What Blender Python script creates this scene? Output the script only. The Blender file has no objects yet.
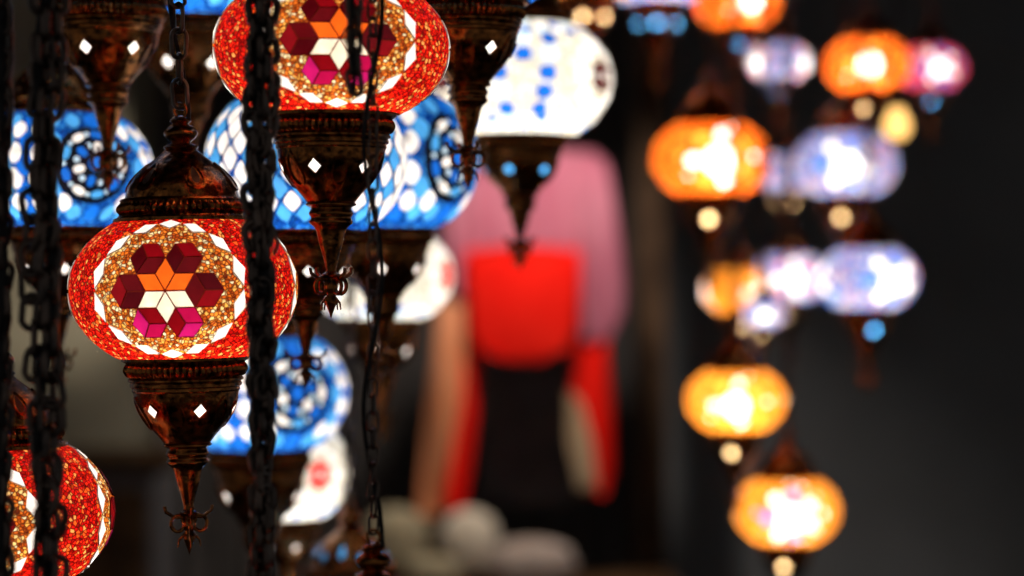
import bpy, bmesh, math, random
from math import pi, sin, cos, sqrt, atan2, radians
from mathutils import Vector, Matrix
from mathutils.geometry import delaunay_2d_cdt
random.seed(7)
SC = bpy.context.scene
COL = SC.collection
F = 1024 * 85.0 / 36.0
CAMZ = 1.6
CEIL = 2.62

def at(px, py, Y):
    return Vector(((px - 512) / F * Y, Y, CAMZ - (py - 288) / F * Y))

# ---------------------------------------------------------------- materials
def newmat(name):
    m = bpy.data.materials.new(name); m.use_nodes = True
    nt = m.node_tree; nt.nodes.clear()
    return m, nt, nt.nodes, nt.links

def metal(name, c1, c2, rough=0.34, scale=14.0, bump=0.12, metallic=1.0):
    m, nt, N, L = newmat(name)
    out = N.new('ShaderNodeOutputMaterial'); b = N.new('ShaderNodeBsdfPrincipled')
    tc = N.new('ShaderNodeTexCoord'); no = N.new('ShaderNodeTexNoise'); cr = N.new('ShaderNodeValToRGB')
    no.inputs['Scale'].default_value = scale; no.inputs['Detail'].default_value = 5
    cr.color_ramp.elements[0].position = 0.35; cr.color_ramp.elements[1].position = 0.68
    cr.color_ramp.elements[0].color = (*c1, 1); cr.color_ramp.elements[1].color = (*c2, 1)
    L.new(tc.outputs['Object'], no.inputs['Vector']); L.new(no.outputs['Fac'], cr.inputs['Fac'])
    L.new(cr.outputs['Color'], b.inputs['Base Color'])
    if metallic == 0: b.inputs['Specular IOR Level'].default_value = 0.05
    b.inputs['Metallic'].default_value = metallic; b.inputs['Roughness'].default_value = rough
    bp = N.new('ShaderNodeBump'); bp.inputs['Strength'].default_value = bump; bp.inputs['Distance'].default_value = 0.01
    L.new(no.outputs['Fac'], bp.inputs['Height']); L.new(bp.outputs['Normal'], b.inputs['Normal'])
    L.new(b.outputs['BSDF'], out.inputs['Surface'])
    return m

def cloth(name, c1, c2, scale=30.0, rough=0.9):
    return metal(name, c1, c2, rough, scale, 0.25, 0.0)

def glassy(m, nt, N, L, colsock, bumpsock=None, gloss=0.05):
    out = N.new('ShaderNodeOutputMaterial'); t = N.new('ShaderNodeBsdfTranslucent')
    g = N.new('ShaderNodeBsdfGlossy'); g.inputs['Roughness'].default_value = 0.25
    mx = N.new('ShaderNodeMixShader'); mx.inputs[0].default_value = gloss
    L.new(colsock, t.inputs['Color']); L.new(t.outputs[0], mx.inputs[1]); L.new(g.outputs[0], mx.inputs[2])
    L.new(mx.outputs[0], out.inputs['Surface'])
    if bumpsock: L.new(bumpsock, g.inputs['Normal'])

def beads(name, cols, scale=34.0, dark=(0.03, 0.004, 0.001), edge=0.10):
    """seed beads glued side by side: random bead colours, dark glue in the gaps"""
    m, nt, N, L = newmat(name)
    tc = N.new('ShaderNodeTexCoord')
    v = N.new('ShaderNodeTexVoronoi'); v.inputs['Scale'].default_value = scale
    e = N.new('ShaderNodeTexVoronoi'); e.feature = 'DISTANCE_TO_EDGE'; e.inputs['Scale'].default_value = scale
    for x in (v, e): L.new(tc.outputs['Object'], x.inputs['Vector'])
    sp = N.new('ShaderNodeSeparateColor'); L.new(v.outputs['Color'], sp.inputs[0])
    cr = N.new('ShaderNodeValToRGB'); cr.color_ramp.interpolation = 'CONSTANT'
    els = cr.color_ramp.elements
    while len(els) < len(cols): els.new(0.5)
    for i, c in enumerate(cols):
        els[i].position = i / len(cols); els[i].color = (*c, 1)
    L.new(sp.outputs[0], cr.inputs['Fac'])
    er = N.new('ShaderNodeMapRange'); er.inputs['From Min'].default_value = 0.0; er.inputs['From Max'].default_value = edge
    L.new(e.outputs['Distance'], er.inputs['Value'])
    mx = N.new('ShaderNodeMix'); mx.data_type = 'RGBA'
    mx.inputs['A'].default_value = (*dark, 1)
    L.new(er.outputs[0], mx.inputs['Factor']); L.new(cr.outputs['Color'], mx.inputs['B'])
    bp = N.new('ShaderNodeBump'); bp.inputs['Strength'].default_value = 0.6; bp.inputs['Distance'].default_value = 0.004
    L.new(e.outputs['Distance'], bp.inputs['Height'])
    glassy(m, nt, N, L, mx.outputs['Result'], bp.outputs['Normal'], 0.05)
    return m

def tileglass(name, c, var=0.25):
    m, nt, N, L = newmat(name)
    tc = N.new('ShaderNodeTexCoord'); no = N.new('ShaderNodeTexNoise'); no.inputs['Scale'].default_value = 9
    no.inputs['Detail'].default_value = 4
    L.new(tc.outputs['Object'], no.inputs['Vector'])
    cr = N.new('ShaderNodeValToRGB')
    cr.color_ramp.elements[0].position = 0.3; cr.color_ramp.elements[1].position = 0.7
    cr.color_ramp.elements[0].color = (*[x * (1 - var) for x in c], 1)
    cr.color_ramp.elements[1].color = (*c, 1)
    L.new(no.outputs['Fac'], cr.inputs['Fac'])
    glassy(m, nt, N, L, cr.outputs['Color'], None, 0.04)
    return m

M = {}
M['bronze'] = metal('aged_bronze', (0.022, 0.009, 0.004), (0.50, 0.17, 0.04), 0.23)
M['patina'] = metal('dark_patina', (0.055, 0.04, 0.03), (0.13, 0.08, 0.05), 0.5)
M['iron'] = metal('dark_chain_metal', (0.05, 0.04, 0.035), (0.13, 0.09, 0.07), 0.34, 60)
M['cord'] = cloth('black_cord', (0.012, 0.011, 0.011), (0.03, 0.028, 0.028), 90, 0.6)
M['grout'] = tileglass('dark_red_glue', (0.10, 0.006, 0.003))
M['grout_dark'] = tileglass('black_glue', (0.004, 0.006, 0.012))
M['gold_beads'] = beads('gold_beads', [(1, .46, .08), (.72, .15, .012), (1, .66, .24), (.40, .06, .006), (.95, .28, .03), (1, .85, .5), (.55, .10, .01), (.85, .2, .02)], 31, (.05, .006, .002), 0.30)
M['red_beads'] = beads('red_beads', [(.85, .010, .004), (.60, .006, .003), (.95, .10, .012), (.35, .003, .002), (.90, .02, .006), (1, .34, .08), (.75, .008, .004), (.9, .015, .004)], 28, (.06, .001, .001), 0.28)
M['blue_beads'] = beads('blue_beads', [(.004, .06, .34), (.006, .10, .48), (.03, .22, .65), (.002, .035, .22), (.008, .13, .52)], 25, (.001, .008, .05), 0.18)
M['clear_beads'] = beads('clear_beads', [(.62, .60, .54), (.8, .8, .78), (.45, .48, .46), (.7, .6, .44)], 24, (.30, .28, .22), 0.09)
M['mixed_beads'] = beads('mixed_beads', [(0.004, 0.06, 0.26), (0.24, 0.26, 0.26), (0.28, 0.26, 0.22), (0.004, 0.09, 0.32), (0.25, 0.03, 0.04), (0.004, 0.08, 0.30)], 16, (.02, .02, .04), 0.08)
M['orange_beads'] = beads('orange_beads', [(0.45, 0.08, 0.004), (0.375, 0.045, 0.0025), (0.5, 0.13, 0.01), (0.25, 0.02, 0.002)], 20, (.2, .02, .003), 0.08)
M['yellow_beads'] = beads('yellow_beads', [(0.45, 0.16, 0.01), (0.4, 0.11, 0.006), (0.5, 0.21, 0.03), (0.275, 0.06, 0.005)], 20, (.2, .05, .003), 0.08)
M['pink_beads'] = beads('pink_beads', [(0.3, 0.0075, 0.02), (0.2, 0.005, 0.015), (0.3, 0.05, 0.06), (0.01, 0.05, 0.2), (0.25, 0.015, 0.04)], 18, (.12, .01, .02), 0.08)
T = {
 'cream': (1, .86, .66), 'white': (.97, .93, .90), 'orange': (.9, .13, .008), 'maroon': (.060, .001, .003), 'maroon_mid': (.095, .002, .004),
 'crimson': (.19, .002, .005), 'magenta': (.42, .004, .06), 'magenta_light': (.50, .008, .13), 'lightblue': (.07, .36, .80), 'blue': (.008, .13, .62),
 'red': (.75, .01, .01), 'paleblue': (.6, .82, 1), 'clear': (1, 1, 1), 'amber': (1, .35, .04), 'teal': (.05, .4, .6), 'tan': (1, .72, .36), 'pinkglass': (.95, .22, .22)}
for k, c in T.items(): M[k] = tileglass('glass_' + k, c)

# ---------------------------------------------------------------- mesh helpers
def link(name, me, parent=None, loc=None, scale=None):
    o = bpy.data.objects.new(name, me); COL.objects.link(o)
    if parent: o.parent = parent
    if loc is not None: o.location = loc
    if scale is not None: o.scale = scale
    return o

def tag(o, label, cat, group=None, kind=None):
    o['label'] = label
    if cat: o['category'] = cat
    if group: o['group'] = group
    if kind: o['kind'] = kind
    return o

def finish(bm, name, mats, smooth=True, angle=38):
    bmesh.ops.recalc_face_normals(bm, faces=bm.faces)
    me = bpy.data.meshes.new(name); bm.to_mesh(me); bm.free()
    for m in mats: me.materials.append(M[m])
    if smooth:
        for p in me.polygons: p.use_smooth = True
        me.set_sharp_from_angle(angle=radians(angle))
    return me

def dense(prof, n=200):
    """polyline (r, z) -> function of arc length, centred at v0"""
    P = [Vector(p) for p in prof]
    s = [0.0]
    for a, b in zip(P, P[1:]): s.append(s[-1] + (b - a).length)
    def f(v):
        v = min(max(v, 0), s[-1])
        for i in range(len(P) - 1):
            if v <= s[i + 1] + 1e-9:
                t = (v - s[i]) / max(s[i + 1] - s[i], 1e-9)
                q = P[i].lerp(P[i + 1], t); return q.x, q.y
        return P[-1].x, P[-1].y
    return f, s[-1]

def smoothprof(pts, sub=6):
    """Catmull-Rom through profile points"""
    out = []
    n = len(pts)
    for i in range(n - 1):
        p0 = Vector(pts[max(i - 1, 0)]); p1 = Vector(pts[i]); p2 = Vector(pts[i + 1]); p3 = Vector(pts[min(i + 2, n - 1)])
        for k in range(sub):
            t = k / sub
            q = 0.5 * ((2 * p1) + (p2 - p0) * t + (2 * p0 - 5 * p1 + 4 * p2 - p3) * t * t + (3 * p1 - p0 - 3 * p2 + p3) * t ** 3)
            out.append((q.x, q.y))
    out.append(tuple(pts[-1])); return out

def inpoly(p, poly):
    c = False; n = len(poly)
    for i in range(n):
        a, b = poly[i], poly[i - 1]
        if (a[1] > p[1]) != (b[1] > p[1]) and p[0] < (b[0] - a[0]) * (p[1] - a[1]) / (b[1] - a[1]) + a[0]: c = not c
    return c

def revolve_tiles(name, prof, mats, tiles, spacing=0.07, vs=None, base=0):
    """surface of revolution cut along tile outlines. tiles: (polygon[(u, v)], material index, raise height).
    later tiles win. u = angle, v = arc length measured from vs"""
    f, L = dense(prof)
    v0 = -(vs or 0.0); v1 = L + v0
    nu = int(2 * pi / spacing); nv = max(2, int(L / spacing))
    verts, edges, faces = [], [], []
    gi = {}
    for j in range(nv + 1):
        for i in range(nu + 1):
            u = -pi + 2 * pi * i / nu; v = v0 + (v1 - v0) * j / nv
            border = i in (0, nu) or j in (0, nv)
            if not border and any(t[2] > 0 and inpoly((u, v), t[0]) for t in tiles): continue
            gi[(i, j)] = len(verts); verts.append(Vector((u, v)))
    for i in range(nu): edges.append((gi[i, 0], gi[i + 1, 0])); edges.append((gi[i, nv], gi[i + 1, nv]))
    for j in range(nv): edges.append((gi[0, j], gi[0, j + 1])); edges.append((gi[nu, j], gi[nu, j + 1]))
    for poly, mi, h in tiles:
        n0 = len(verts)
        ar = sum(poly[i - 1][0] * poly[i][1] - poly[i][0] * poly[i - 1][1] for i in range(len(poly)))
        if ar < 0: poly = poly[::-1]
        for p in poly: verts.append(Vector(p))
        faces.append(list(range(n0, n0 + len(poly))))
    ov, oe, of, _, _, orig = delaunay_2d_cdt(verts, edges, faces, 0, 1e-6, True)
    def P(p, h=0.0):
        r, z = f(p.y - v0)
        if h:
            r2, z2 = f(min(p.y - v0 + 1e-3, L)); r1, z1 = f(max(p.y - v0 - 1e-3, 0))
            d = Vector((r2 - r1, z2 - z1)).normalized(); r += d.y * h; z -= d.x * h
        return Vector((r * sin(p.x), -r * cos(p.x), z))
    bm = bmesh.new()
    bv = [None] * len(ov)
    def base_v(i):
        if bv[i] is None: bv[i] = bm.verts.new(P(ov[i]))
        return bv[i]
    groups = {}
    for fi, face in enumerate(of):
        ids = orig[fi]
        if ids:
            t = max(ids)
            if tiles[t][2] > 0: groups.setdefault(t, []).append(face); continue
            mi = tiles[t][1]
        else: mi = base
        try:
            bf = bm.faces.new([base_v(i) for i in face]); bf.material_index = mi
        except ValueError: pass
    sgn = 1 if prof[-1][1] > prof[0][1] else -1
    for t, fl in groups.items():
        h = tiles[t][2] * sgn; up = {}
        for face in fl:
            for i in face:
                if i not in up: up[i] = bm.verts.new(P(ov[i], h))
        cnt = {}
        for face in fl:
            try:
                bf = bm.faces.new([up[i] for i in face]); bf.material_index = tiles[t][1]
            except ValueError: pass
            for a, b in zip(face, face[1:] + face[:1]):
                k = (min(a, b), max(a, b)); cnt[k] = cnt.get(k, 0) + 1
        for (a, b), c in cnt.items():
            if c == 1:
                try:
                    bf = bm.faces.new([base_v(a), base_v(b), up[b], up[a]]); bf.material_index = tiles[t][1]
                except ValueError: pass
    bmesh.ops.remove_doubles(bm, verts=bm.verts, dist=1e-5)
    return finish(bm, name, mats)

def lathe(name, prof, mats, nth=64, ripple=None, mi=0, closed=False):
    bm = bmesh.new(); rings = []
    for r, z in prof:
        ring = []
        for i in range(nth):
            a = 2 * pi * i / nth
            rr = r
            if ripple and ripple[0] <= z <= ripple[1]: rr = r * (1 + ripple[3] * (abs(cos(a * ripple[2] / 2)) - 0.5))
            ring.append(bm.verts.new((rr * sin(a), -rr * cos(a), z)))
        rings.append(ring)
    rr = list(zip(rings, rings[1:]))
    if closed: rr.append((rings[-1], rings[0]))
    for a, b in rr:
        for i in range(nth):
            bm.faces.new((a[i], a[(i + 1) % nth], b[(i + 1) % nth], b[i]))
    bmesh.ops.remove_doubles(bm, verts=bm.verts, dist=1e-6)
    return finish(bm, name, mats)

def tube_into(bm, pts, r, n=8, closed=False, taper=None):
    pts = [Vector(p) for p in pts]; m = len(pts); rings = []
    prev = None
    for i, p in enumerate(pts):
        a = pts[(i - 1) % m] if (closed or i > 0) else p
        b = pts[(i + 1) % m] if (closed or i < m - 1) else p
        d = (b - a).normalized()
        if prev is None:
            ref = Vector((0, 0, 1)) if abs(d.z) < 0.9 else Vector((1, 0, 0))
            x = d.cross(ref).normalized()
        else:
            x = (prev - d * prev.dot(d)).normalized()
        prev = x; y = d.cross(x)
        rad = r * (taper(i / max(m - 1, 1)) if taper else 1)
        rings.append([bm.verts.new(p + (x * cos(2 * pi * k / n) + y * sin(2 * pi * k / n)) * rad) for k in range(n)])
    for i in range(m if closed else m - 1):
        a, b = rings[i], rings[(i + 1) % m]
        for k in range(n): bm.faces.new((a[k], a[(k + 1) % n], b[(k + 1) % n], b[k]))
    if not closed:
        bm.faces.new(rings[0][::-1]); bm.faces.new(rings[-1])

def link_pts(L, W, n=14):
    """stadium outline in the x-z plane, centred"""
    out = []; s = (L - W) / 2
    for i in range(n):
        a = 2 * pi * i / n
        out.append((W / 2 * cos(a), W / 2 * sin(a) + (s if sin(a) >= 0 else -s)))
    return out

def chain_into(bm, p0, p1, L, W, r, path=None, n=14, seg=6, jitter=0.0):
    p0 = Vector(p0); p1 = Vector(p1); d = p1 - p0; D = d.length
    pitch = L - 2.2 * r; cnt = max(1, int(D / pitch)); dz = d / cnt
    for i in range(cnt):
        c = p0 + dz * (i + 0.5)
        if path: c = c + path((i + 0.5) / cnt)
        rot = (pi / 2 if i % 2 else 0.0) + random.uniform(-jitter, jitter) + 0.5
        tl = random.uniform(-jitter, jitter) * 0.25
        q = Matrix.Rotation(rot, 3, 'Z') @ Matrix.Rotation(tl, 3, 'Y')
        tube_into(bm, [c + q @ Vector((x, 0, z)) for x, z in link_pts(L, W, n)], r, seg, True)

# ---------------------------------------------------------------- mosaic patterns (u, v in globe radii)
B_RATIO = 0.74
ZT = 0.60
def globe_prof():
    t1 = math.asin(ZT / B_RATIO)
    return [(cos(t), B_RATIO * sin(t)) for t in [(-t1 + 2 * t1 * i / 60) for i in range(61)]]
GP = globe_prof(); _, GL = dense(GP); HALF = GL / 2

def shrink(poly, k):
    cx = sum(p[0] for p in poly) / len(poly); cy = sum(p[1] for p in poly) / len(poly)
    return [(cx + (p[0] - cx) * k, cy + (p[1] - cy) * k) for p in poly]
def ngon(cx, cy, r, n, a0=0.0, ry=None):
    return [(cx + r * cos(a0 + 2 * pi * i / n), cy + (ry or r) * sin(a0 + 2 * pi * i / n)) for i in range(n)]
def rhomb(cx, cy, hu, hv): return [(cx + hu, cy), (cx, cy + hv), (cx - hu, cy), (cx, cy - hv)]
def oval(cx, cy, hu, hv, n=10, rot=0.0, ex=0.8):
    out = []
    for i in range(n):
        a = 2 * pi * i / n; c, s_ = cos(a), sin(a)
        x = hu * math.copysign(abs(c) ** ex, c); y = hv * math.copysign(abs(s_) ** ex, s_)
        out.append((cx + x * cos(rot) - y * sin(rot), cy + x * sin(rot) + y * cos(rot)))
    return out
def P2(r, a): return (r * cos(a), r * sin(a))
def flower(cx, cy, s, star_up, star_dn, hexcols_up, hexcols_dn, grout, H=0.012):
    """six-pointed star of rhombi with a hexagon of three rhombi in every notch"""
    t = []
    def add(poly, mi, h=H, k=0.93):
        t.append(([(cx + x, cy + y) for x, y in shrink(poly, k)], mi, h))
    for k in range(6):
        a = pi / 6 + k * pi / 3
        n1 = P2(s, a - pi / 6); n2 = P2(s, a + pi / 6); tip = P2(s * sqrt(3), a)
        rh = [(0, 0), n1, tip, n2]
        add(rh, grout, 0, 1.02); 
    for k in range(6):
        a = k * pi / 3; c = P2(2 * s, a)
        hx = [(c[0] + P2(s, a + j * pi / 3)[0], c[1] + P2(s, a + j * pi / 3)[1]) for j in range(6)]
        add(hx, grout, 0, 1.03)
    for k in range(6):
        a = pi / 6 + k * pi / 3
        n1 = P2(s, a - pi / 6); n2 = P2(s, a + pi / 6); tip = P2(s * sqrt(3), a)
        rh = [(0, 0), n1, tip, n2]
        add(rh, star_up if sin(a) > 0.2 else star_dn)  # upper points dimmer, lower brighter: bulb falloff painted into the glass
    for k in range(6):
        a = k * pi / 3; c = P2(2 * s, a)
        v = [(c[0] + P2(s, a + j * pi / 3)[0], c[1] + P2(s, a + j * pi / 3)[1]) for j in range(6)]
        cols = hexcols_up if sin(a) > -0.2 else hexcols_dn  # same painted falloff: dark glass above, bright glass below
        off = k % 2
        for j in range(3):
            i0 = 2 * j + off
            add([c, v[i0 % 6], v[(i0 + 1) % 6], v[(i0 + 2) % 6]], cols[j % len(cols)])
    return t

def pat_red():
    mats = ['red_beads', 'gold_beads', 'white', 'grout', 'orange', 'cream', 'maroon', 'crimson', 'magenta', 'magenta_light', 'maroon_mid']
    t = []
    for c in (-2 * pi / 3, 0, 2 * pi / 3):
        t.append((ngon(c, 0, 0.68, 40, 0, 0.69), 1, 0))
        t += flower(c, -.015, 0.166, 4, 5, [6, 10, 7], [8, 7, 9], 3)  # tile colours carry the low bulb's gradient, dim above and bright below
        n = 14
        for i in range(n):
            a = 2 * pi * (i + 0.5) / n
            R = 0.665
            ca, sa = cos(a), sin(a)
            pts = [(0.135, 0), (0.0, 0.062), (-0.135, 0), (0.0, -0.062)]
            q = [(c + R * ca + (-sa) * x + ca * y, (R * 1.0) * sa + ca * x + sa * y) for x, y in pts]
            t.append((q, 2, 0.012))
    return mats, t

def pat_blue(med=True):
    mats = ['blue_beads', 'white', 'lightblue', 'blue', 'grout_dark', 'paleblue']
    t = []
    ms = (-2 * pi / 3 + 0.0, 0.0, 2 * pi / 3) if med else ()
    for c in ms:
        t.append((ngon(c, 0.02, 0.44, 28), 4, 0))
        t.append((ngon(c, 0.02, 0.075, 10), 3, 0.014))
        for k in range(6):
            a = k * pi / 3 + 0.3
            t.append((oval(c + 0.18 * cos(a), 0.02 + 0.18 * sin(a), 0.062, 0.042, 10, a), 1 if k % 2 else 3, 0.014))
            a += pi / 6
            t.append((ngon(c + 0.20 * cos(a), 0.02 + 0.20 * sin(a), 0.032, 8), 5, 0.014))
        for k in range(9):
            a = 2 * pi * k / 9
            t.append((oval(c + 0.325 * cos(a), 0.02 + 0.325 * sin(a), 0.045, 0.075, 10, a), (1, 2, 3)[k % 3], 0.014))
            a += pi / 9
            t.append((ngon(c + 0.33 * cos(a), 0.02 + 0.33 * sin(a), 0.026, 8), 5, 0.014))
    nu = 24
    du = 2 * pi / nu; dv = 0.27
    for row in range(-5, 6):
        v = row * dv / 2 + 0.0
        if abs(v) + 0.11 > HALF - 0.01: continue
        for i in range(nu):
            u = -pi + (i + (0.5 if row % 2 else 0.0)) * du + du / 4
            if abs(u) > pi - 0.11: continue
            if any(sqrt((u - c) ** 2 + (v - 0.02) ** 2) < 0.52 for c in ms): continue
            col = 1 if row % 2 else (2 if (i % 3) else 3)
            jx = random.uniform(-.01, .01)
            if med:
                t.append((oval(u + jx, v, 0.100, 0.115, 12, random.uniform(-.3, .3), 1.25), col, 0.014))
            else:
                t.append((oval(u + jx, v, 0.100, 0.110, 12, 0, 1.6), (1 if row % 2 else (2 if i % 4 else 1)), 0.014))
    return mats, t

def pat_white(acc='red', petals=6):
    mats = ['clear_beads', 'clear', acc, 'blue', 'paleblue', 'white', 'maroon']
    t = []
    for c in (-2 * pi / 3, 0, 2 * pi / 3):
        st = []
        for k in range(12):
            st.append((c + (0.23 if k % 2 == 0 else 0.14) * cos(k * pi / 6 + pi / 2), (0.23 if k % 2 == 0 else 0.14) * sin(k * pi / 6 + pi / 2)))
        t.append((st, 2, 0.012))
        t.append((ngon(c, 0, 0.045, 8), 5, 0.016))
        for k in range(10):
            a = 2 * pi * k / 10
            t.append((ngon(c + 0.37 * cos(a), 0.37 * sin(a), 0.095, 8), 1, 0.012))
    nu = 28
    for row, v in ((0, -0.64), (1, 0.64), (2, -0.52), (3, 0.52)):
        for i in range(nu):
            u = -pi + (i + 0.5) * 2 * pi / nu
            if min(sqrt((u - c) ** 2 + v * v) for c in (-2 * pi / 3, 0, 2 * pi / 3)) < 0.56 and row > 1: continue
            t.append((oval(u, v, 0.085, 0.048, 8), 3 if (i + row) % 3 == 0 else (4 if (i + row) % 3 == 1 else 1), 0.012))
    for c in (-pi / 3, pi / 3):
        for k in range(5):
            v = -0.4 + k * 0.2
            if acc == 'red':
                t.append((rhomb(c, v, 0.09, 0.095), 3 if k % 2 else 4, 0.012)); continue
            for j in (-1, 0, 1):
                if j == 0 and k < 3: continue
                t.append((oval(c + j * (.2 + .03 * k), v, 0.10, 0.085, 8), 3 if (k + j) % 4 else 4, 0.012))
    return mats, t

def pat_far(bead, petal, mid, ring):
    """bold daisy medallions on plain beads, bulb glow painted as a clear centre, as on the lamps hanging at the back"""
    mats = [bead, petal, mid, ring, 'clear']
    t = []
    rn = random.Random(len(bead) * 7 + len(petal))
    for c in (-2 * pi / 3, 0, 2 * pi / 3):
        t.append((ngon(c, -.08, 0.25, 12), 4, 0.012))  # bulb's hot spot put into the glass as a clear disc
        for k in range(7):
            a = k * 2 * pi / 7 + pi / 6
            t.append((oval(c + 0.43 * cos(a), -.04 + 0.43 * sin(a), 0.12, 0.10, 10, a), 1 if k % 2 else 2, 0.012))
        for k in range(12):
            if rn.random() < .35: continue
            a = 2 * pi * k / 12
            t.append((ngon(c + 0.66 * cos(a), 0.66 * sin(a), rn.uniform(.035, .065), 6, a), rn.choice((1, 2, 3, 4)), 0.012))
    return mats, t

def globe_mesh(name, pat, spacing=0.075):
    mats, tiles = pat
    return revolve_tiles(name, GP, mats, tiles, spacing, vs=HALF)

G = {
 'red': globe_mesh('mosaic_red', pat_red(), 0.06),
 'blue': globe_mesh('mosaic_blue', pat_blue(), 0.075),
 'lattice': globe_mesh('mosaic_blue_lattice', pat_blue(False), 0.075),
 'white': globe_mesh('mosaic_white', pat_white('red'), 0.09),
 'whiteblue': globe_mesh('mosaic_white_blue', pat_white('maroon'), 0.09),
 'orange': globe_mesh('mosaic_orange', pat_far('orange_beads', 'clear', 'amber', 'orange'), 0.12),
 'yellow': globe_mesh('mosaic_yellow', pat_far('yellow_beads', 'cream', 'amber', 'orange'), 0.12),
 'pink': globe_mesh('mosaic_pink', pat_far('mixed_beads', 'white', 'pinkglass', 'pinkglass'), 0.12),
 'far_blue': globe_mesh('mosaic_far_blue', pat_far('mixed_beads', 'blue', 'white', 'blue'), 0.12),
 'redblue': globe_mesh('mosaic_red_blue', pat_far('pink_beads', 'blue', 'white', 'blue'), 0.12),
 'yellowblue': globe_mesh('mosaic_yellow_blue', pat_far('yellow_beads', 'blue', 'clear', 'cream'), 0.12),
 'orangered': globe_mesh('mosaic_orange_red', pat_far('orange_beads', 'amber', 'red', 'pinkglass'), 0.12),
}

# ---------------------------------------------------------------- lamp metalwork (unit globe radius)
def tear(cx, cy, hu, hv, n=16, flip=1):
    out = []
    for i in range(n):
        a = 2 * pi * i / n
        y = sin(a); w = 1 - 0.55 * (y * flip + 1) / 2
        out.append((cx + hu * cos(a) * w, cy + hv * y))
    return out

def band(z0, z1, r, n=10):
    return [(r + 0.028 * sin(pi * i / n), z0 + (z1 - z0) * i / n) for i in range(n + 1)]
cap_ring_prof = [(.36, .592), (.60, .592), (.605, .605), (.60, .622), (.57, .63), (.562, .645)] + band(.655, .75, .535) + [(.535, .765), (.545, .775), (.535, .79), (.512, .797), (.50, .80)]
cup_ring_prof = [(.34, -.592), (.555, -.592), (.56, -.606), (.555, -.625), (.535, -.635)] + band(-.645, -.76, .505) + [(.49, -.77), (.505, -.785), (.505, -.80), (.48, -.812), (.49, -.83), (.487, -.85), (.468, -.862), (.472, -.885), (.462, -.90)]
CAPR = lathe('cap_ring', cap_ring_prof, ['bronze'], 240, (.655, .75, 60, .05))
CUPR = lathe('cup_ring', cup_ring_prof, ['bronze'], 240, (-.76, -.645, 60, .05))
dome_prof = smoothprof([(.50, .795), (.488, .86), (.44, .95), (.355, 1.04), (.25, 1.13), (.155, 1.2), (.12, 1.235)], 5)
def dome_tiles(cut):
    t = []
    n = 6
    for k in range(n):
        u = -pi + (k + 0.5) * 2 * pi / n
        t.append((tear(u, 0.22, 0.27, 0.165), 1, 0.014)); t.append((tear(u, 0.22, 0.19, 0.135), 0, 0)); t.append((tear(u, 0.22, 0.11, 0.10), cut, 0.010 if cut > 1 else 0))
    for k in range(1, n):
        u = -pi + k * 2 * pi / n
        if cut > 1: t.append((rhomb(u, 0.13, 0.10, 0.075), cut, 0.010))
    return t
DOME = revolve_tiles('dome', dome_prof, ['bronze', 'bronze', 'patina'], [(p, m if m != 9 else 2, h) for p, m, h in [(a, (2 if i % 3 == 2 else b), c) for i, (a, b, c) in enumerate(dome_tiles(1))]], 0.09)
DOMEP = revolve_tiles('dome_pierced', dome_prof, ['bronze', 'bronze', 'lightblue'], dome_tiles(2), 0.09)
neck_prof = smoothprof([(.13, 1.22), (.155, 1.245), (.12, 1.265), (.085, 1.285), (.13, 1.325), (.15, 1.37), (.11, 1.42), (.07, 1.445), (.095, 1.475), (.05, 1.51), (.001, 1.525)], 4)
def neck_mesh():
    bm = bmesh.new(); nth = 32; rings = []
    for r, z in neck_prof: rings.append([bm.verts.new((r * sin(2 * pi * i / nth), -r * cos(2 * pi * i / nth), z)) for i in range(nth)])
    for a, b in zip(rings, rings[1:]):
        for i in range(nth): bm.faces.new((a[i], a[(i + 1) % nth], b[(i + 1) % nth], b[i]))
    tube_into(bm, [(0.055 * cos(2 * pi * i / 16), 0, 1.565 + 0.06 * sin(2 * pi * i / 16)) for i in range(16)], 0.014, 8, True)
    return finish(bm, 'neck', ['bronze'])
NECK = neck_mesh()
bowl_prof = smoothprof([(.462, -.895), (.45, -.97), (.405, -1.08), (.335, -1.19), (.255, -1.28), (.2, -1.35)], 5)
def bowl_mesh(glass, k2=1.0):
    t = []
    for k in range(6):
        if k2 > 1.5 and k % 2: continue
        u = -pi + (k + 0.5) * 2 * pi / 6
        t.append((rhomb(u, 0.165, 0.155 * k2, 0.075 * k2), 1, 0.012)); t.append((rhomb(u, 0.165, 0.135 * k2, 0.066 * k2), 2, 0.004))
    for k in range(1, 6):
        if k2 > 1: break
        u = -pi + k * 2 * pi / 6
        t.append((tear(u, 0.20, 0.26, 0.165, 20, -1), 1, 0.014)); t.append((tear(u, 0.20, 0.20, 0.140, 20, -1), 0, 0))
    return revolve_tiles('bowl', bowl_prof, ['bronze', 'bronze', glass], t, 0.08)
BOWL = {g: bowl_mesh(g) for g in ('clear', 'lightblue', 'tan')}
BOWLC = {g: bowl_mesh(g, 1.3) for g in ('lightblue', 'tan')}
BOWLB = {g: bowl_mesh(g, 1.6) for g in ('lightblue', 'tan')}
stem_prof = smoothprof([(.2, -1.345), (.215, -1.37), (.17, -1.395), (.19, -1.44), (.17, -1.48), (.185, -1.52), (.13, -1.58), (.10, -1.70), (.062, -1.83), (.045, -1.93), (.08, -1.96), (.05, -1.99)], 4)
STEM = lathe('stem', stem_prof, ['bronze'], 40)
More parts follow.
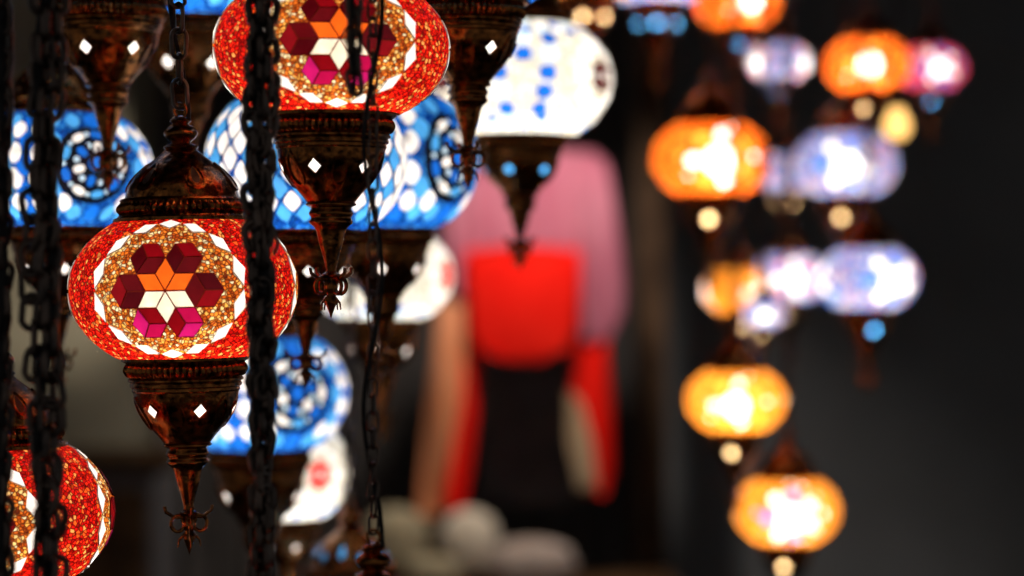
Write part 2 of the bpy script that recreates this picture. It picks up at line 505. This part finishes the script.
def finial_mesh():
    bm = bmesh.new()
    for k in range(4):
        a = k * pi / 2 + 0.4; d = Vector((cos(a), sin(a), 0))
        pts = []
        for i in range(22):
            t = i / 21 * 2 * pi * 1.15
            r = 0.075 * (1 - 0.35 * i / 21)
            pts.append(d * (0.095 - r * cos(t)) + Vector((0, 0, -2.06 + r * 1.1 * sin(t))))
        tube_into(bm, pts, 0.017, 7)
        tube_into(bm, [d * 0.04 + Vector((0, 0, -2.0)), d * 0.12 + Vector((0, 0, -2.0)), d * 0.2 + Vector((0, 0, -1.95)), d * 0.21 + Vector((0, 0, -1.9))], 0.016, 7)
        tube_into(bm, [d * 0.03 + Vector((0, 0, -2.14)), d * 0.09 + Vector((0, 0, -2.2)), d * 0.10 + Vector((0, 0, -2.26))], 0.014, 7, taper=lambda t: 1 - 0.6 * t)
    nth = 20; rings = []
    for r, z in smoothprof([(.05, -1.97), (.045, -2.02), (.06, -2.07), (.035, -2.13), (.055, -2.18), (.03, -2.25), (.002, -2.33)], 3):
        rings.append([bm.verts.new((r * sin(2 * pi * i / nth), -r * cos(2 * pi * i / nth), z)) for i in range(nth)])
    for a, b in zip(rings, rings[1:]):
        for i in range(nth): bm.faces.new((a[i], a[(i + 1) % nth], b[(i + 1) % nth], b[i]))
    return finish(bm, 'finial', ['bronze'])
FIN = finial_mesh()
SOCK = lathe('socket', [(.001, .58), (.11, .58), (.11, .1), (.13, .08), (.13, .02), (.09, -.02), (.001, -.02)], ['patina'], 24)

EDIMS = {}
def lamp(label, px, py, Y, apx, kind, phi=0.0, roll=0.0, power=1.0, cut='clear', cs=1.0, pierced=False, group='lit mosaic glass lamps on chains', cup_phi=None, chain=True, link_w=1.0, zs=1.0, bz=-.34, big=False):
    bear = math.degrees(atan2(px - 512, F)); phi -= bear
    if cup_phi is not None: cup_phi -= bear
    a = apx * Y / F
    c = at(px, py, Y)
    root = bpy.data.objects.new('mosaic_hanging_lamp', None); COL.objects.link(root)
    root.empty_display_size = 0.05
    root.location = c; root.rotation_euler = (0, radians(-roll), 0)
    tag(root, label, 'hanging lamp', group)
    s = (a, a, a)
    g = link('glass_globe', G[kind], root, (0, 0, 0), (a, a, a * zs)); g.rotation_euler.z = radians(phi)
    cz = a * cs
    offt = a * zs * ZT - cz * ZT; offb = -offt
    cp = radians(cup_phi if cup_phi is not None else phi + 17)
    sc = (a * (1 + (cs - 1) * 0.5), a * (1 + (cs - 1) * 0.5), cz)
    def part(n, me, off, rz=0):
        o = link(n, me, root, (0, 0, off), sc); o.rotation_euler.z = rz; return o
    part('cap_ring', CAPR, offt, cp); part('dome', DOMEP if pierced else DOME, offt, cp); part('neck', NECK, offt)
    part('cup_ring', CUPR, offb); part('bowl', (BOWLC if big == 2 else BOWLB if big else BOWL)[cut], offb, cp); part('stem', STEM, offb); part('finial', FIN, offb, cp)
    link('bulb_socket', SOCK, root, (0, 0, 0), s)
    ld = bpy.data.lights.new('bulb', 'POINT'); ld.energy = power * (a / 0.085) ** 2; ld.shadow_soft_size = 0.022 * a / 0.085
    ld.color = (1.0, 0.93, 0.84)
    lo = link('bulb', ld, root, (0, 0, bz * a))
    # suspension chain up to the ceiling, with the flex threaded beside it
    ztop = offt + cz * 1.60
    L = (CEIL - c.z) - ztop
    bm = bmesh.new()
    w = 0.0085 * link_w
    chain_into(bm, (0, 0, ztop), (0, 0, ztop + L), 0.022 * link_w, w * 1.35, 0.0016 * link_w, jitter=0.25)
    ch = link('chain', finish(bm, 'chain', ['iron']), root)
    bm = bmesh.new(); n = int(L / 0.012)
    tube_into(bm, [(0.0062 * cos(i * 0.42), 0.0062 * sin(i * 0.42), ztop - 0.01 + L * i / n) for i in range(n + 1)], 0.0017, 6)
    link('flex', finish(bm, 'flex', ['cord']), root)
    bm = bmesh.new()
    tube_into(bm, [(0, 0, ztop + L - 0.03), (0.012, 0, ztop + L - 0.022), (0.015, 0, ztop + L - 0.008), (0.0, 0, ztop + L + 0.002)], 0.0025, 8)
    link('ceiling_hook', finish(bm, 'hook', ['iron']), root)
    return root

P0 = 1.55
near = 'lit mosaic lamps at the left'
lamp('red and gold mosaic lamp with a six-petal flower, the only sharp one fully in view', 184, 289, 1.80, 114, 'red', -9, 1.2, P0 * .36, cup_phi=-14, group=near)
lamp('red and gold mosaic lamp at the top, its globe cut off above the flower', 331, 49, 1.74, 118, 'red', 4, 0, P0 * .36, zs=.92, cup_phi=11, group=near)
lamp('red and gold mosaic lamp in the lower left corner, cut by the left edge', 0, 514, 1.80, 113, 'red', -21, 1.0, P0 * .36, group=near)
lamp('blue and white mosaic lamp at the left edge behind the thick chain', 58, 170, 2.13, 94, 'blue', 22, 0, P0 * .38, group=near)
lamp('blue lamp of regular white diamonds, between the two sharp red lamps', 306, 162, 2.03, 100, 'lattice', 10, 0, P0 * .36, zs=1.13, cs=.92, cup_phi=-27, group=near)
lamp('blue and white lamp with a dark-edged medallion, right behind the top red lamp', 383, 162, 2.27, 95, 'blue', 50, 0, P0 * .38, zs=1.16, cs=.95, cup_phi=-32, group=near)
lamp('small blue and white mosaic lamp low behind the central red lamp', 260, 392, 2.46, 88, 'blue', 24, 0, P0 * .42, zs=1.08, cs=1.15, cup_phi=-26, group=near)
lamp('white mosaic lamp with a small red star, partly hidden under the small blue lamp', 288, 471, 2.63, 62, 'white', 30, 0, P0 * .42, zs=1.25, group=near)
lamp('pale multicoloured mosaic lamp at the left shoulder of the pink robe', 382, 275, 2.80, 72, 'white', 66, 0, P0 * .40, group=near)
lamp('white and blue mosaic lamp right of the top red lamp, above the pink robe', 520, 80, 2.56, 92, 'whiteblue', 62, 0, P0 * .50, cut='lightblue', cs=.85, cup_phi=12, group=near)
lamp('dark lamp cup with two white diamonds, above the leftmost blue globe', 108, -66, 2.0, 111, 'blue', 10, 0, P0 * .5, cup_phi=2, group=near)
lamp('blue lamp directly left of the top red lamp, only its lower part showing', 190, -44, 2.30, 104, 'blue', 0, 0, P0 * .5, cup_phi=0, group=near)
lamp('blue lamp directly right of the top red lamp, mostly its dark cup showing', 468, -63, 1.95, 108, 'blue', 0, 0, P0 * .5, cup_phi=0, group=near)
lamp('lamp with a pierced blue-lit cap at the bottom edge under the white star lamp', 350, 630, 2.53, 82, 'blue', 0, 0, P0 * 1.0, cut='lightblue', pierced=True, group=near)
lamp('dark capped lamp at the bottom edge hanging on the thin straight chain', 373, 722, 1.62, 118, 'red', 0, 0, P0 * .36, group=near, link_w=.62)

far = 'blurred mosaic lamps in the dark at the right'
FP = 4.2
lamp('large blurred orange lamp at the top edge, cut off by it', 737, 2, 3.85, 42.0, 'orangered', 20, 0, P0 * 1.29, 'lightblue', group=far, bz=-.4, big=True)
lamp('small blurred blue, white and pink lamp under the orange lamp at the top edge', 779, 62, 4.2, 29.8, 'pink', 70, 0, P0 * 1.16, 'lightblue', group=far, bz=-.4, big=True)
lamp('blurred orange-red lamp with a white-hot centre near the top right', 868, 65, 3.9, 42.8, 'orangered', 2, 0, P0 * 1.52, 'tan', group=far, bz=-.4, big=True)
lamp('rightmost blurred lamp in the top row, red and blue', 931, 68, 4.3, 33.5, 'redblue', 15, 0, P0 * 0.93, 'lightblue', group=far, bz=-.4, big=True)
lamp('blurred orange lamp with white spots, second row, leftmost there', 711, 159, 3.7, 58.0, 'orange', 8, 0, P0 * 1.40, 'tan', group=far, bz=-.4, big=True)
lamp('blurred pale pink lamp squeezed between the orange lamp and the blue-white lamp, second row', 785, 172, 4.4, 29.8, 'pink', 60, 0, P0 * 1.05, 'tan', group=far, bz=-.4, big=True)
lamp('blurred blue, white and pink lamp at the right end of the second row', 846, 164, 4.1, 51.2, 'far_blue', 0, 0, P0 * 1.16, 'tan', group=far, bz=-.4, big=True)
lamp('blurred amber yellow lamp at the left end of the third row', 738, 290, 4.1, 35.3, 'yellow', 40, 0, P0 * 0.98, 'tan', group=far, bz=-.4, big=True)
lamp('blurred pink and white lamp in the middle of the third row', 789, 277, 4.30, 37.2, 'pink', 5, 0, P0 * 1.40, 'tan', group=far, bz=-.4, big=True)
lamp('small blurred blue and white lamp low between the amber and the pink lamps', 764, 314, 3.46, 21.4, 'far_blue', 0, 0, P0 * 1.16, 'tan', group=far, bz=-.4, big=True)
lamp('blurred wide blue and white lamp at the right end of the third row', 868, 278, 3.7, 49.3, 'far_blue', 30, 0, P0 * 1.29, 'lightblue', group=far, bz=-.4, big=True)
lamp('blurred amber lamp with a white centre alone in the fourth row', 736, 400, 3.53, 49.3, 'yellow', 0, 0, P0 * 1.40, 'tan', group=far, bz=-.4, big=True)
lamp('lowest blurred lamp at the right, amber with a blue stripe and white centre', 787, 510, 3.7, 52.1, 'yellowblue', 4, 0, P0 * 1.29, 'tan', group=far, bz=-.4, big=True)
lamp('lamp seen only as tan spots of light at the top, beyond the white-blue lamp', 588, -38, 3.9, 53.9, 'yellow', 0, 0, P0 * 1.74, 'tan', group=far, bz=-.4, big=2)
lamp('lamp seen only as blurred blue spots at the top beside the orange one', 658, -30, 4.15, 52.1, 'far_blue', 10, 0, P0 * 1.74, 'lightblue', group=far, bz=-.4, big=2)
# bare yellow bulb
root = bpy.data.objects.new('bare_bulb_pendant', None); COL.objects.link(root); root.location = at(897, 124, 3.76)
tag(root, 'small bare warm yellow bulb between the top and second rows at the right', 'hanging bulb')
m, nt, N, L_ = newmat('bulb_glow'); o_ = N.new('ShaderNodeOutputMaterial'); e_ = N.new('ShaderNodeEmission')
e_.inputs[0].default_value = (1, .55, .16, 1); e_.inputs[1].default_value = 2.2; L_.new(e_.outputs[0], o_.inputs[0]); M['glow'] = m
link('glass_bulb', lathe('bulbglass', smoothprof([(.0005, -.024), (.014, -.02), (.021, -.004), (.017, .01), (.011, .022), (.011, .03)], 4), ['glow'], 24), root)
link('screw_socket', lathe('screwsocket', [(.001, .06), (.012, .06), (.015, .05), (.015, .028), (.0115, .025)], ['patina'], 24), root)
bm = bmesh.new(); tube_into(bm, [(0, 0, .058), (0.002, 0, .3), (0, 0, CEIL - root.location.z)], .002, 6)
link('flex', finish(bm, 'flexb', ['cord']), root)

# ---------------------------------------------------------------- bundles of chain in front
def chain_bundle(label, px, Y, strands, ybot, amp, L, W, r, ornaments=(), fr=.0034, group='loose chains hanging in front of the lamps'):
    root = bpy.data.objects.new('hanging_chain_bundle', None); COL.objects.link(root)
    top = at(px, 0, Y); top.z = CEIL; bot = at(px, ybot, Y)
    root.location = (top.x, Y, bot.z); H = CEIL - bot.z
    tag(root, label, 'chain', group)
    for k in range(strands):
        ph = 2 * pi * k / strands + 0.7; bm = bmesh.new()
        rngs = random.Random(k * 13 + px)
        f1, f2 = rngs.uniform(3, 5), rngs.uniform(7, 11)
        def path(t, ph=ph, f1=f1, f2=f2):
            q = 0.55 + 0.45 * sin(2 * pi * f1 * t + ph)
            return Vector((amp * cos(ph + 0.6 * sin(f2 * t)), amp * sin(ph + 0.6 * sin(f2 * t)), 0)) * q
        chain_into(bm, (0, 0, 0), (0, 0, H), L, W, r, path, 16, 8, jitter=0.9)
        link('chain_strand', finish(bm, 'strand', ['iron']), root)
    bm = bmesh.new(); n = 160
    tube_into(bm, [(amp * .5 * cos(i * .21), amp * .5 * sin(i * .21), H * i / n) for i in range(n + 1)], fr, 8)
    link('flex', finish(bm, 'flexc', ['cord']), root)
    for yp, s in ornaments:
        zl = at(px, yp, Y).z - bot.z; bm = bmesh.new()
        # three-armed spreader: a ring with loops the strands pass through
        tube_into(bm, [(s * .35 * cos(2 * pi * i / 20), s * .35 * sin(2 * pi * i / 20), zl) for i in range(20)], s * .09, 8, True)
        for k in range(4):
            a = k * pi / 2 + .3; d = Vector((cos(a), sin(a), 0))
            tube_into(bm, [d * s * .25 + Vector((0, 0, zl + s * .5)), d * s * .35 + Vector((0, 0, zl)), d * s * .8 + Vector((0, 0, zl - s * .6)), d * s * .95 + Vector((0, 0, zl - s * 1.2)), d * s * .7 + Vector((0, 0, zl - s * 1.8))], s * .10, 8)
        link('spreader', finish(bm, 'spreader', ['iron']), root)
    return root
chain_bundle('thick tangle of dark chains in front of the leftmost blue lamp', 45, 1.55, 3, 640, .0085, .022, .0145, .0024)
chain_bundle('bundle of dark chains crossing the top red lamp and the sharp central red lamp', 261, 1.60, 3, 620, .0058, .018, .0115, .0026, [(78, .013), (222, .012), (362, .011)])
chain_bundle('single dark chain hanging at the very left edge', 2, 1.56, 1, 620, .001, .02, .011, .0022)
# upper, heavier part of the thin chain
chain_bundle('thinner dark chain with a cord crossing the right half of the top red lamp', 353, 1.56, 1, 92, .0014, .017, .0088, .0019, [(24, .007)], fr=.0017)

# ---------------------------------------------------------------- hanging robe and other textiles at the back
M['pink'] = cloth('pink_cloth', (.38, .10, .14), (.46, .16, .20), 8)
M['redcloth'] = cloth('red_cloth', (.80, .008, .004), (.88, .018, .008), 8)
M['beige'] = cloth('beige_cloth', (.50, .33, .18), (.62, .44, .26), 6)
M['orangecloth'] = cloth('rust_cloth', (.62, .20, .08), (.72, .28, .13), 6)
M['wood'] = metal('dark_wood', (.045, .022, .010), (.10, .05, .022), .55, 10, .2, 0)
M['darkcloth'] = cloth('dark_cloth', (.09, .08, .08), (.13, .115, .11), 12)
M['curtain'] = cloth('brown_black_velvet', (.10, .086, .078), (.13, .108, .095), 5)
M['plaster'] = cloth('old_plaster', (.20, .17, .115), (.34, .29, .20), 3)
M['walldark'] = cloth('dark_wall', (.145, .14, .135), (.19, .185, .18), 2)
M['stone'] = cloth('floor_stone', (.08, .075, .07), (.14, .13, .12), 2)
RY = 6.2
def outline_solid(name, pts, Y, thick, mat, parent, origin, bulge=0.02, fold=0.012, nf=5, res=12):
    """cloth panel with real thickness, gentle bulge and vertical folds, from an outline in metres"""
    P = [at(x, y, Y) for x, y in pts]
    poly = [(p.x, p.z) for p in P]
    xs = [p[0] for p in poly]; zs = [p[1] for p in poly]
    x0, x1, z0, z1 = min(xs), max(xs), min(zs), max(zs)
    verts = [Vector(p) for p in poly]; n = len(verts)
    for i in range(1, res):
        for j in range(1, res * 2):
            q = (x0 + (x1 - x0) * i / res, z0 + (z1 - z0) * j / (res * 2))
            if inpoly(q, poly): verts.append(Vector(q))
    ar = sum(poly[i - 1][0] * poly[i][1] - poly[i][0] * poly[i - 1][1] for i in range(n))
    face = list(range(n)) if ar > 0 else list(range(n))[::-1]
    ov, oe, of, *_ = delaunay_2d_cdt(verts, [], [face], 1, 1e-6, True)
    bm = bmesh.new()
    def dep(p):
        u = (p.x - x0) / (x1 - x0); v = (p.y - z0) / (z1 - z0)
        return Y - bulge * sin(pi * u) * (0.6 + 0.4 * sin(pi * v)) + fold * sin(u * nf * 2 * pi + v * 2.0)
    fr = [bm.verts.new(Vector((p.x, dep(p) - thick / 2, p.y)) - origin) for p in ov]
    bk = [bm.verts.new(Vector((p.x, dep(p) + thick / 2, p.y)) - origin) for p in ov]
    cnt = {}
    for f in of:
        bm.faces.new([fr[i] for i in f]); bm.faces.new([bk[i] for i in f][::-1])
        for a, b in zip(f, f[1:] + f[:1]):
            k = (min(a, b), max(a, b)); cnt[k] = cnt.get(k, 0) + 1
    for (a, b), c in cnt.items():
        if c == 1: bm.faces.new([fr[a], fr[b], bk[b], bk[a]])
    return link(name, finish(bm, name, [mat], True, 60), parent)
org = at(530, 500, RY)
root = bpy.data.objects.new('hanging_robe', None); COL.objects.link(root); root.location = org
tag(root, 'pink and red robe with long front tails hanging blurred in the background', 'robe')
outline_solid('bodice', [(452, 245), (462, 190), (485, 160), (520, 150), (560, 156), (592, 152), (606, 162), (614, 210), (612, 290), (590, 340), (470, 330)], RY + .03, .03, 'pink', root, org)
outline_solid('sleeve', [(596, 158), (608, 172), (616, 220), (626, 285), (622, 315), (604, 345), (582, 345), (574, 300), (580, 230), (585, 180)], RY - .03, .05, 'pink', root, org, nf=2)
outline_solid('sleeve', [(448, 205), (470, 180), (478, 210), (474, 270), (462, 300), (444, 280), (440, 240)], RY - .03, .05, 'pink', root, org, nf=2)
outline_solid('red_front', [(466, 250), (500, 246), (545, 246), (580, 250), (580, 325), (566, 350), (540, 362), (510, 362), (485, 352), (467, 330)], RY - .09, .04, 'redcloth', root, org, .03, .006)
outline_solid('tail', [(445, 300), (478, 320), (478, 400), (470, 470), (462, 512), (430, 512), (432, 440), (438, 370)], RY - .03, .04, 'redcloth', root, org, nf=2)
outline_solid('tail_lining', [(440, 300), (466, 305), (462, 400), (448, 470), (440, 516), (418, 516), (424, 440), (432, 370)], RY - .075, .03, 'orangecloth', root, org, nf=1)
outline_solid('tail', [(572, 340), (606, 340), (612, 400), (614, 470), (604, 495), (582, 490), (572, 430)], RY - .03, .04, 'redcloth', root, org, nf=2)
outline_solid('tail_lining', [(568, 390), (580, 400), (592, 440), (598, 490), (578, 490), (568, 440)], RY - .08, .03, 'beige', root, org, nf=1)
bm = bmesh.new()
hx0, hx1, hz = at(465, 0, RY).x - org.x, at(600, 0, RY).x - org.x, at(0, 150, RY).z - org.z
tube_into(bm, [(hx0, .03, hz - .03), (hx0 * .5 + hx1 * .5 - .05, .03, hz), (hx0 * .5 + hx1 * .5, .03, hz + .03), (hx0 * .5 + hx1 * .5 + .05, .03, hz), (hx1, .03, hz - .03)], .008, 8)
mid = (hx0 + hx1) / 2
tube_into(bm, [(mid, .03, hz + .02), (mid, .03, CEIL - org.z)], .003, 8)
link('hanger', finish(bm, 'hanger', ['wood']), root)
# dark garment behind the robe tails
org2 = at(525, 500, RY + .25)
dg = outline_solid('hanging_dark_trousers', [(470, 300), (575, 300), (578, 400), (572, 500), (545, 505), (528, 420), (512, 505), (480, 505), (474, 400)], RY + .25, .05, 'darkcloth', None, org2, .02, .01, 3)
dg.location = org2; tag(dg, 'dark trousers hanging behind the tails of the pink and red robe', 'trousers')
org3 = at(506, 590, 7.3)
cu = outline_solid('added_backdrop_curtain', [(152, -60), (636, -60), (640, 600), (148, 600)], 7.3, .02, 'curtain', None, org3, .0, .035, 19, 90)  # dark sheet added to cover wall lit by spotlight spill
cu.location = org3; tag(cu, 'brown-black curtain added behind the robe to cover the lit wall', 'curtain')
rp0, rp1 = at(136, 0, 7.3).x, at(655, 0, 7.3).x; bm = bmesh.new()
cz = at(0, -62, 7.3).z
tube_into(bm, [(rp0 - org3.x, 0, cz), (rp1 - org3.x, 0, cz)], .012, 10)
for q in (.1, .9): tube_into(bm, [(rp0 - org3.x + (rp1 - rp0) * q, 0, cz), (rp0 - org3.x + (rp1 - rp0) * q, 0, CEIL)], .005, 8)
rod = link('curtain_rod', finish(bm, 'rod', ['patina']), cu, (0, 0, -org3.z))
# display table with bundles
tz = at(0, 584, 6.0).z
bm = bmesh.new()
def boxin(bm, x0, x1, y0, y1, z0, z1, bev=.006):
    vs = [bm.verts.new((x, y, z)) for x in (x0, x1) for y in (y0, y1) for z in (z0, z1)]
    fs = [bm.faces.new([vs[i] for i in q]) for q in ((0, 1, 3, 2), (4, 6, 7, 5), (0, 4, 5, 1), (2, 3, 7, 6), (0, 2, 6, 4), (1, 5, 7, 3))]
    if bev:
        es = list({e for f in fs for e in f.edges}); bmesh.ops.bevel(bm, geom=es, offset=bev, segments=2, affect='EDGES')
root = bpy.data.objects.new('display_table', None); COL.objects.link(root); root.location = (0, 6.0, 0)
tag(root, 'dark wooden table below the pink robe carrying pale bundles', 'table')
boxin(bm, -.50, .42, -.28, .28, tz - .04, tz); link('tabletop', finish(bm, 'tabletop', ['wood']), root)
for x in (-.45, .37):
    for y in (-.23, .23):
        bm = bmesh.new(); boxin(bm, x - .025, x + .025, y - .025, y + .025, 0, tz - .038); link('leg', finish(bm, 'leg', ['wood']), root)
def bundle(label, px, py, Y, wx, hz_, c, seed):
    base = at(px, py, Y); base.z = tz
    w = wx * Y / F / 2; top = at(px, py - hz_ / 2, Y).z - tz
    h = top
    bm = bmesh.new(); bmesh.ops.create_uvsphere(bm, u_segments=40, v_segments=24, radius=1)
    rn = random.Random(seed); ph = [rn.uniform(0, 6) for _ in range(6)]
    for v in bm.verts:
        p = v.co; a = atan2(p.y, p.x)
        k = 1 + .06 * sin(3 * a + ph[0]) + .04 * sin(7 * a + ph[1] + 4 * p.z) + .03 * sin(11 * p.z + ph[2])
        e = 0.75
        z = math.copysign(abs(p.z) ** e, p.z)
        v.co = Vector((p.x * w * k, p.y * w * .8 * k, (z * .5 + .5) * h))
    o = link('cloth_bundle', finish(bm, 'bundle', [c]), None, base)
    tag(o, label, 'bundle', 'pale bundles on the display table'); return o
M['cream_cloth'] = cloth('cream_cloth', (.62, .5, .36), (.75, .64, .5), 10)
M['pinkish'] = cloth('dusty_pink_cloth', (.36, .27, .21), (.48, .37, .31), 10)
M['tan_cloth'] = cloth('tan_cloth', (.28, .22, .13), (.38, .31, .19), 10)
bundle('tan bundle at the left end of the display table', 395, 545, 6.05, 66, 76, 'tan_cloth', 1)
bundle('cream bundle raised in the middle of the display table, brightest of them', 470, 532, 6.1, 58, 46, 'cream_cloth', 2)
bundle('dusty pink bundle at the right end of the display table', 530, 562, 5.9, 88, 46, 'pinkish', 3)
bundle('low beige bundle in front between the tan and the cream ones', 432, 570, 5.85, 56, 30, 'tan_cloth', 4)

# ---------------------------------------------------------------- setting
def slab(name, x0, x1, y0, y1, z0, z1, mat):
    bm = bmesh.new(); boxin(bm, x0, x1, y0, y1, z0, z1, 0)
    o = link(name, finish(bm, name, [mat], False)); o['kind'] = 'structure'; return o
slab('floor', -3.2, 3.2, -1.5, 8.0, -.1, 0, 'stone')
slab('wall_back', -3.2, 3.2, 8.0, 8.15, 0, 2.75, 'walldark')
slab('ceiling', -3.2, 3.2, 1.0, 8.0, CEIL, CEIL + .12, 'wood')
pl = at(0, 0, 6.6).x; pr = at(128, 0, 6.6).x
slab('wall_left', pl - .5, pr, 6.6, 7.1, 0, CEIL, 'plaster')
# dark cabinet below the pale wall, timber post
root = bpy.data.objects.new('dark_cabinet', None); COL.objects.link(root); root.location = (at(60, 0, 6.2).x, 6.2, 0)
tag(root, 'dark low cabinet in front of the pale plaster wall at the left', 'cabinet')
ct = at(0, 452, 6.2).z
bm = bmesh.new(); boxin(bm, -.45, .27, -.2, .2, 0, ct - .03); link('body', finish(bm, 'cabbody', ['darkcloth']), root)
bm = bmesh.new(); boxin(bm, -.47, .29, -.22, .22, ct - .032, ct); link('top', finish(bm, 'cabtop', ['wood']), root)
for x in (-.27, .09):
    bm = bmesh.new(); boxin(bm, x - .165, x + .165, -.222, -.198, .06, ct - .08); d = link('door', finish(bm, 'cabdoor', ['wood']), root)
    bm = bmesh.new(); tube_into(bm, [(x + .12, -.225, ct - .3), (x + .12, -.245, ct - .29), (x + .12, -.245, ct - .21), (x + .12, -.225, ct - .20)], .005, 6)
    link('handle', finish(bm, 'cabhandle', ['patina']), d)
px_ = at(650, 0, 6.8).x
M['postwood'] = metal('brown_wood', (.06, .032, .018), (.12, .065, .035), .5, 8, .2, 0)
bm = bmesh.new(); boxin(bm, -.045, .045, -.045, .045, 0, CEIL, .008)
o = link('timber_post', finish(bm, 'post', ['postwood']), None, (px_, 6.8, 0)); tag(o, 'brown timber post right of the pink robe', 'post')

# ---------------------------------------------------------------- added spotlights out of view, for the robe and plaster
def spot(label, loc, target, energy, size, col, blend=.6, rad=.05):  # light added to brighten the background, with an invented housing and bracket
    root = bpy.data.objects.new('added_spotlight', None); COL.objects.link(root); root.location = loc
    d = (Vector(target) - Vector(loc)).normalized()
    root.rotation_mode = 'QUATERNION'; root.rotation_quaternion = (-d).to_track_quat('Z', 'Y')
    tag(root, label, 'spotlight', 'added unseen spotlights')
    link('lamp_shade', lathe('spotshade', [(.07, -.06), (.072, -.06), (.06, .04), (.03, .07), (.001, .075), (.001, .07), (.028, .066), (.056, .038), (.07, -.06)], ['patina'], 32), root)
    ld = bpy.data.lights.new('spot', 'SPOT'); ld.energy = energy; ld.spot_size = radians(size); ld.spot_blend = blend; ld.color = col; ld.shadow_soft_size = rad
    lo = link('spot', ld, root, (0, 0, -.07))
    bm = bmesh.new(); inv = root.rotation_quaternion.inverted()
    tube_into(bm, [(0, 0, .07), inv @ Vector((0, 0, CEIL - loc[2])) ], .008, 8)
    link('bracket', finish(bm, 'bracket', ['patina']), root)
spot('added unseen spotlight that brightens the pink robe', (.10, 5.45, 2.47), at(520, 330, RY), 66, 84, (1, .95, .9))
spot('added unseen spotlight that brightens the pale plaster wall', (-1.0, 4.9, 2.5), at(50, 230, 6.6), 100, 26, (1, .95, .85))

w = bpy.data.worlds.new('world'); SC.world = w; w.use_nodes = True
bgn = w.node_tree.nodes['Background']; bgn.inputs[0].default_value = (.95, .97, 1.0, 1); bgn.inputs[1].default_value = .115

cam = bpy.data.cameras.new('camera'); co = bpy.data.objects.new('camera', cam); COL.objects.link(co)
cam.lens = 85; cam.sensor_width = 36; cam.clip_start = .05
co.location = (0, 0, CAMZ); co.rotation_euler = (pi / 2, 0, 0)
cam.dof.use_dof = True; cam.dof.focus_distance = 1.77; cam.dof.aperture_fstop = 3.0
SC.camera = co
SC.view_settings.view_transform = 'Standard'; SC.view_settings.look = 'None'
SC.view_settings.exposure = 0.0; SC.view_settings.gamma = 1.0; SC.view_settings.use_curve_mapping = False
try:
    SC.cycles.use_denoising = True; SC.cycles.sample_clamp_indirect = 4.0
    SC.cycles.max_bounces = 6
except Exception: pass
